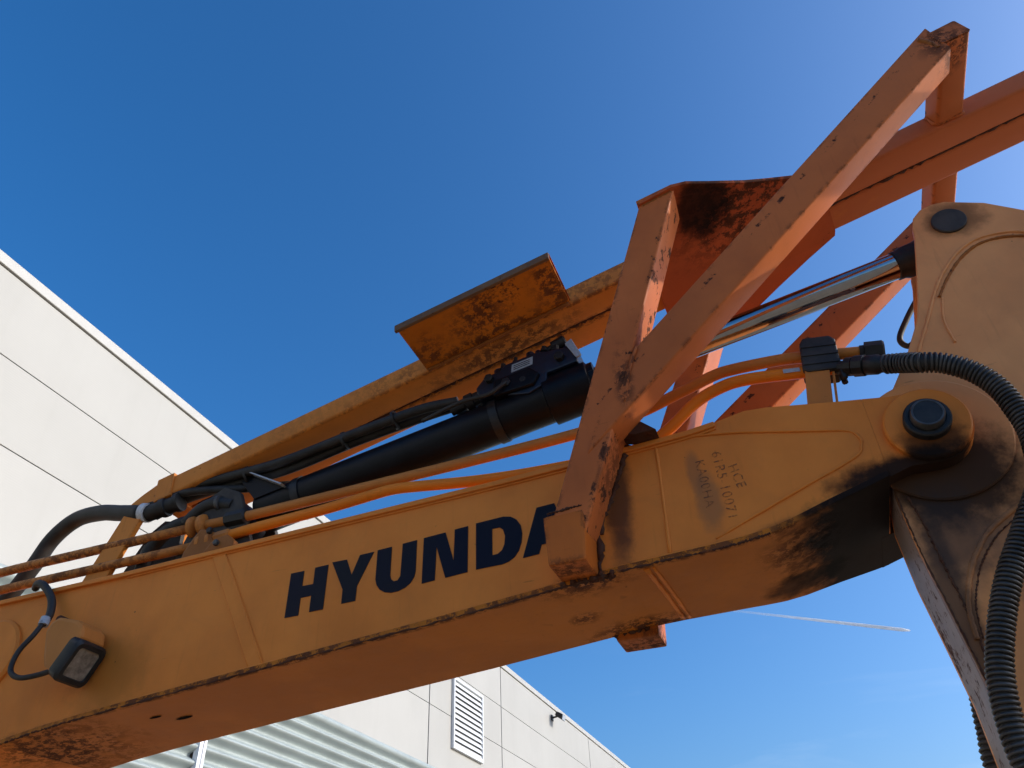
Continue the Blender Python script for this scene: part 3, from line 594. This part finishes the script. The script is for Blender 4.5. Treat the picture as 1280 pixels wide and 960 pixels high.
hp4 = sweep('hydraulic_pipe', smoothpath([(-3.10, .10, 3.775), (-2.80, .10, 3.800), (-2.3, .10, 3.820), (-1.96, .10, 3.845), (-1.86, .10, 3.846), (-1.74, .10, 3.832), (-1.41, .10, 3.785), (-1.1, .10, 3.757), (-.75, .10, 3.745), (-.50, .10, 3.758), (-.36, .10, 3.83), (-.21, .10, 3.945), (-.08, .10, 3.998), (.05, .10, 4.010), (.30, .10, 3.976), (.47, .08, 3.937)], 8), .030, 'pipe_orange', ex)
prism('pipe_sticker', [(.225, 3.972), (.225, 3.995), (.30, 3.984), (.30, 3.962)], .066, .068, 'label', hp4)
lathe('pipe_nut', (.585, .12, 4.022), (.80, .12, 3.985), [(0, .036), (.02, .036), (.022, .050), (.10, .050), (.108, .042)], 'dark_metal', hp2, 6)
lathe('sleeve_nut', (-2.98, .12, 3.909), (-2.7, .12, 3.908), [(0, .044), (.02, .048), (.13, .048), (.14, .036)], 'dark_metal', hp2, 8)
lathe('sleeve_nut', (-3.02, .10, 3.781), (-2.7, .10, 3.803), [(0, .040), (.02, .044), (.10, .044), (.11, .036)], 'pipe', hp4, 8)
# near clamp at the left end of the cylinder
pc = empty('pipe_clamp', (-3.2, .1, 3.66), parent=ex)
for x in (-3.24, -3.17): lathe('clamp_ring', (x, .12, 3.912), (x+.1, .12, 3.912), [(0, .046), (.012, .066), (.034, .066), (.046, .046)], 'pipe', pc, 18)
for x in (-3.13, -3.06): lathe('clamp_ring', (x, .10, 3.775), (x+.1, .10, 3.778), [(0, .036), (.008, .056), (.03, .056), (.04, .036)], 'pipe', pc, 18)
prism('clamp_block', [(-3.20, 3.655), (-2.92, 3.660), (-2.93, 3.72), (-2.99, 3.745), (-3.03, 3.83), (-3.10, 3.85), (-3.14, 3.80), (-3.19, 3.72)], .05, .19, 'weld', pc, .015)
prism('clamp_foot', [(-3.02, 3.655), (-2.80, 3.66), (-2.81, 3.70), (-2.86, 3.745), (-2.95, 3.735)], .01, .06, 'weld', pc, .01)
lathe('clamp_bolt', (-3.00, .03, 3.80), (-3.0, -.2, 3.80), [(0, .020), (.02, .020), (.024, .015)], 'dark_metal', pc, 6)
lathe('clamp_bolt', (-2.92, .012, 3.70), (-2.92, -.2, 3.70), [(0, .018), (.02, .018), (.024, .013)], 'pin_metal', pc, 6)
# right clamp stand
cs = empty('clamp_stand', (.34, .09, 3.66), parent=ex)
prism('stand_plate', [(.270, 3.690), (.380, 3.672), (.425, 3.93), (.318, 3.95)], .055, .067, 'pipe', cs, .003)
prism('stand_web', [(.392, 3.668), (.402, 3.666), (.445, 3.92), (.435, 3.925)], .067, .13, 'pipe', cs)
prism('rubber_clamp', [(.310, 3.955), (.330, 4.105), (.352, 4.135), (.470, 4.115), (.492, 4.09), (.480, 3.93), (.462, 3.915), (.33, 3.935)], .045, .175, 'rubber', cs, .014)
for i in range(3):
    z = 3.975+.05*i; prism('clamp_rib', [(.318+.006*i, z), (.322+.006*i, z+.014), (.484+.003*i, z-.012), (.481+.003*i, z-.026)], .040, .05, 'rubber', cs)
for y in (.06, .10): lathe('clamp_bolt', (.475, y, 3.92), (.48, y, 3.7), [(0, .014), (.06, .014)], 'dark_metal', cs, 6)
lathe('stand_bolt', (.425, .10, 3.72), (.42, .10, 3.4), [(0, .028), (.06, .028)], 'dark_metal', cs, 6)

# ---- spiral-wrapped hose at the pivot
def spiral_hose(path, r, pitch, name='hydraulic_hose', wr=.0065):
    P_ = smoothpath(path, 10); o = sweep(name, P_, r, 'rubber', ex, 16)
    # arc-length resample
    L_ = [0]
    for i in range(1, len(P_)): L_.append(L_[-1]+(P_[i]-P_[i-1]).length)
    tot = L_[-1]; per = 18; nst = int(tot/pitch*per); pts = []; k = 0; a = None
    for i in range(nst+1):
        s = tot*i/nst
        while k < len(L_)-2 and L_[k+1] < s: k += 1
        t = (s-L_[k])/(L_[k+1]-L_[k]); p = P_[k].lerp(P_[k+1], t)
        d0 = (P_[min(k+1, len(P_)-1)]-P_[max(k-1, 0)]).normalized(); d1 = (P_[min(k+2, len(P_)-1)]-P_[k]).normalized()
        d = d0.lerp(d1, t).normalized()
        if a is None: a, _ = frame(d)
        else: a = (a-d*a.dot(d)).normalized()
        b = d.cross(a); th = 2*math.pi*i/per
        pts.append(p+(a*math.cos(th)+b*math.sin(th))*(r+wr*.6))
    sweep('spiral_wrap', pts, wr, 'spiral', o, 6)
    return o
hz = [(.64, .00, 3.845), (.70, -.03, 3.81), (.762, -.08, 3.756), (.847, -.08, 3.724), (.932, -.08, 3.654), (.989, -.08, 3.561), (1.014, -.08, 3.449), (1.022, -.08, 3.305), (.976, -.08, 3.118), (.879, -.08, 2.972), (.744, -.08, 2.779), (.658, -.08, 2.618), (.596, -.08, 2.463), (.568, -.08, 2.312), (.569, -.08, 2.145), (.62, -.06, 1.85), (.72, 0, 1.5), (.80, .08, 1.2)]
h1 = spiral_hose(hz, .036, .0185)
lathe('hose_fitting', (.455, .08, 3.942), (.66, -.01, 3.836), [(0, .032), (.05, .032), (.052, .045), (.085, .045), (.087, .040), (.092, .050), (.14, .050), (.143, .042), (.15, .046), (.20, .047), (.21, .040), (.26, .041)], 'dark_metal', h1, 10)
h2 = spiral_hose([(.80, .60, 3.0), (.66, .60, 2.70), (.619, .60, 2.503), (.605, .60, 2.408), (.588, .60, 2.293), (.60, .60, 2.0), (.70, .58, 1.6)], .040, .022)
# ---- hoses feeding the valve, and the thick return hose
sweep('hydraulic_hose', smoothpath([(-5.3, .34, 3.60), (-4.95, .32, 3.72), (-4.68, .28, 3.98), (-4.53, .25, 4.17), (-4.33, .22, 4.258), (-4.08, .18, 4.232), (-3.88, .15, 4.172), (-3.66, .12, 4.108)], 8), .052, 'rubber', ex, 18)
hf = sweep('hydraulic_hose', smoothpath([(-3.70, .15, 4.150), (-3.40, .15, 4.236), (-3.04, .15, 4.243), (-2.67, .15, 4.256), (-2.21, .155, 4.330), (-1.79, .18, 4.405), (-1.55, .21, 4.420)], 8), .030, 'rubber', ex)
hg = sweep('hydraulic_hose', smoothpath([(-3.60, .17, 4.100), (-3.40, .20, 4.195), (-3.04, .21, 4.222), (-2.67, .21, 4.235), (-2.21, .22, 4.325), (-1.79, .26, 4.41), (-1.55, .285, 4.450)], 8), .030, 'rubber', ex)
sweep('hydraulic_hose', smoothpath([(-3.72, .12, 4.12), (-3.5, .13, 4.185), (-3.3, .14, 4.19), (-3.0, .20, 4.17), (-2.7, .3, 4.18)], 8), .026, 'rubber', ex)
lathe('tape_band', (-3.655, .125, 4.112), (-3.5, .13, 4.075), [(0, .0605), (.045, .0605)], 'tape', hf, 20)
lathe('hose_coupling', (-3.62, .13, 4.10), (-3.2, .15, 4.17), [(0, .052), (.10, .052), (.105, .062), (.14, .062), (.145, .050), (.20, .050), (.205, .060), (.235, .060), (.24, .045)], 'dark_metal', hg, 14)
for x, z in ((-2.95, 4.238), (-2.28, 4.315), (-1.95, 4.376)): lathe('cable_tie', (x, .18, z), (x+.1, .183, z+.014), [(0, .058), (.016, .058)], 'bezel', hf, 12)
# hose bracket standing on the barrel
hb = empty('hose_bracket', (-2.85, .2, 4.1), parent=ex)
prism('bracket_plate', [(-2.98, 4.20), (-2.90, 4.22), (-2.66, 4.085), (-2.86, 4.05)], .17, .18, 'black_steel', hb, .003)
prism('bracket_flange', [(-2.90, 4.222), (-2.885, 4.222), (-2.645, 4.088), (-2.66, 4.086)], .13, .22, 'label', hb)
# smaller hoses and an elbow near the cylinder foot
sweep('hydraulic_hose', smoothpath([(-3.60, .18, 3.70), (-3.55, .16, 3.86), (-3.42, .15, 3.96), (-3.26, .16, 3.985), (-3.08, .20, 3.98)], 8), .044, 'dark_metal', ex, 14)
sweep('hydraulic_hose', smoothpath([(-3.30, .13, 3.96), (-3.20, .12, 4.03), (-3.10, .12, 4.05), (-2.98, .14, 4.02)], 8), .036, 'rubber', ex, 14)
lathe('elbow_ring', (-3.08, .12, 4.045), (-2.9, .12, 4.035), [(0, .034), (.004, .046), (.022, .046), (.026, .034)], 'pin_metal', pc, 16)
# ---- work light on the boom side
wl = empty('work_light', (-3.6, -.1, 3.1), parent=ex)
Ax, Az = -3.590, 2.995; ux, uz = .51, .86; bx, bzz = -.86, .51
pt = lambda u, b: (Ax+ux*u+bx*b, Az+uz*u+bzz*b)
HL = .215
prism('housing', [pt(.010, .02), pt(HL+.012, .012), pt(HL+.055, .055), pt(HL+.066, .11), pt(HL+.030, .25), pt(HL-.01, .285), pt(HL-.07, .275), pt(.05, .17), pt(.015, .12)], -.200, -.030, 'lamp_body', wl, .022)
def rrect(u0, u1, y0, y1, r, q=5):
    o_ = []
    for cu0, cy0, t0 in ((u1-r, y1-r, 0), (u0+r, y1-r, 90), (u0+r, y0+r, 180), (u1-r, y0+r, 270)):
        for i in range(q): t = math.radians(t0+90*i/(q-1)); o_.append((cu0+r*math.cos(t), cy0+r*math.sin(t)))
    return o_
lo_ = [(rrect(.0, HL, -.218, -.018, .035), .045), (rrect(-.004, HL+.004, -.222, -.014, .038), -.012), (rrect(.008, HL-.008, -.210, -.026, .034), -.030), (rrect(.030, HL-.030, -.190, -.046, .02), -.030), (rrect(.036, HL-.036, -.184, -.052, .018), -.008)]
vs2 = [(pt(u, b_)[0], y, pt(u, b_)[1]) for lp, b_ in lo_ for u, y in lp]; n2 = len(lo_[0][0])
o = mesh('bezel', vs2, [(i*n2+j, i*n2+(j+1) % n2, (i+1)*n2+(j+1) % n2, (i+1)*n2+j) for i in range(len(lo_)-1) for j in range(n2)], 'bezel', wl, True)
o.data.set_sharp_from_angle(angle=math.radians(40))
prism('lens', [pt(.03, -.020), pt(HL-.03, -.020), pt(HL-.03, -.010), pt(.03, -.010)], -.188, -.048, 'lens', wl)
sweep('power_cable', smoothpath([(-4.20, .0, 3.665), (-4.14, -.04, 3.668), (-4.065, -.05, 3.632), (-3.975, -.05, 3.538), (-3.935, -.06, 3.435), (-3.93, -.09, 3.37)], 8), .022, 'rubber', wl, 10)
sweep('power_cable', smoothpath([(-3.93, -.09, 3.37), (-3.93, -.12, 3.30), (-3.965, -.15, 3.20), (-3.96, -.16, 3.10), (-3.88, -.16, 3.05), (-3.78, -.14, 3.055), (-3.66, -.12, 3.08)], 8), .014, 'rubber', wl, 10)
lathe('tape_band', (-3.935, -.075, 3.41), (-3.93, -.085, 3.36), [(0, .027), (.045, .027)], 'label', wl, 14)
lathe('mount_bolt', (-3.86, -.0, 3.40), (-3.86, -.2, 3.40), [(0, .024), (.05, .024), (.06, .018)], 'weld_rust', wl, 8)

# ---- machine house and tracks behind the boom foot (left of the view)
hs = empty('machine_house', (-8, .34, 1), parent=ex)
prism('engine_cover', [(-10.0, 1.15), (-6.5, 1.15), (-6.5, 2.0), (-7.4, 2.35), (-9.6, 2.45), (-10.1, 2.2)], -1.05, 1.75, 'boom', hs, .05)
prism('cab', [(-7.3, 1.16), (-6.0, 1.16), (-5.9, 1.9), (-6.2, 3.0), (-7.3, 3.05)], .85, 1.80, 'boom', hs, .05)
prism('cab_window', [(-7.1, 2.0), (-6.15, 2.0), (-6.35, 2.85), (-7.1, 2.9)], .84, .852, 'glass', hs)
for y in (-1.1, 1.15):
    prism('track', [(-10.0, .35), (-9.8, .04), (-9.5, 0.0), (-6.0, 0.0), (-5.7, .04), (-5.5, .35), (-5.6, .75), (-5.9, .95), (-9.6, .95), (-9.9, .75)], y, y+.62, 'track', hs, .03)
box('turntable', -8.6, -7.0, -.4, 1.1, .9, 1.16, 'track', hs)

# ---- condensation trail of an aircraft
k = N('contrail_vapour'); tr_ = k.n('ShaderNodeBsdfTransparent'); mx = k.n('ShaderNodeMixShader'); out = k.t.nodes['Material Output']
k.b.inputs['Base Color'].default_value = (.95, .95, .95, 1); k.b.inputs['Roughness'].default_value = 1
tc = k.n('ShaderNodeTexCoord'); sx = k.n('ShaderNodeSeparateXYZ'); k.t.links.new(tc.outputs['Generated'], sx.inputs[0])
k.put(mx.inputs[0], k.math('MULTIPLY', k.ramp(sx.outputs[0], 0.0, .75, .12, .85), k.ramp(k.noise(.02, 4, .6), .2, .5, .6, 1)))
tl = k.n('ShaderNodeBsdfTranslucent'); tl.inputs[0].default_value = (.98, .98, .98, 1); m2 = k.n('ShaderNodeMixShader'); m2.inputs[0].default_value = .5
k.t.links.new(k.b.outputs[0], m2.inputs[1]); k.t.links.new(tl.outputs[0], m2.inputs[2])
k.t.links.new(tr_.outputs[0], mx.inputs[1]); k.t.links.new(m2.outputs[0], mx.inputs[2]); k.t.links.new(mx.outputs[0], out.inputs['Surface'])
c0, c1 = V((0, -3.2, 1.65))+V((-.069, .934, .35))*3000, V((0, -3.2, 1.65))+V((.112, .947, .301))*3000
ct = sweep('contrail', [c0.lerp(c1, i/24) for i in range(25)], 4.5, k.m, None, 8, rf=lambda t, i: 3.6+2.6*t if t < .97 else 2.4)
ct['label'] = 'thin white aircraft vapour trail across the blue sky'; ct['category'] = 'contrail'; ct['kind'] = 'stuff'
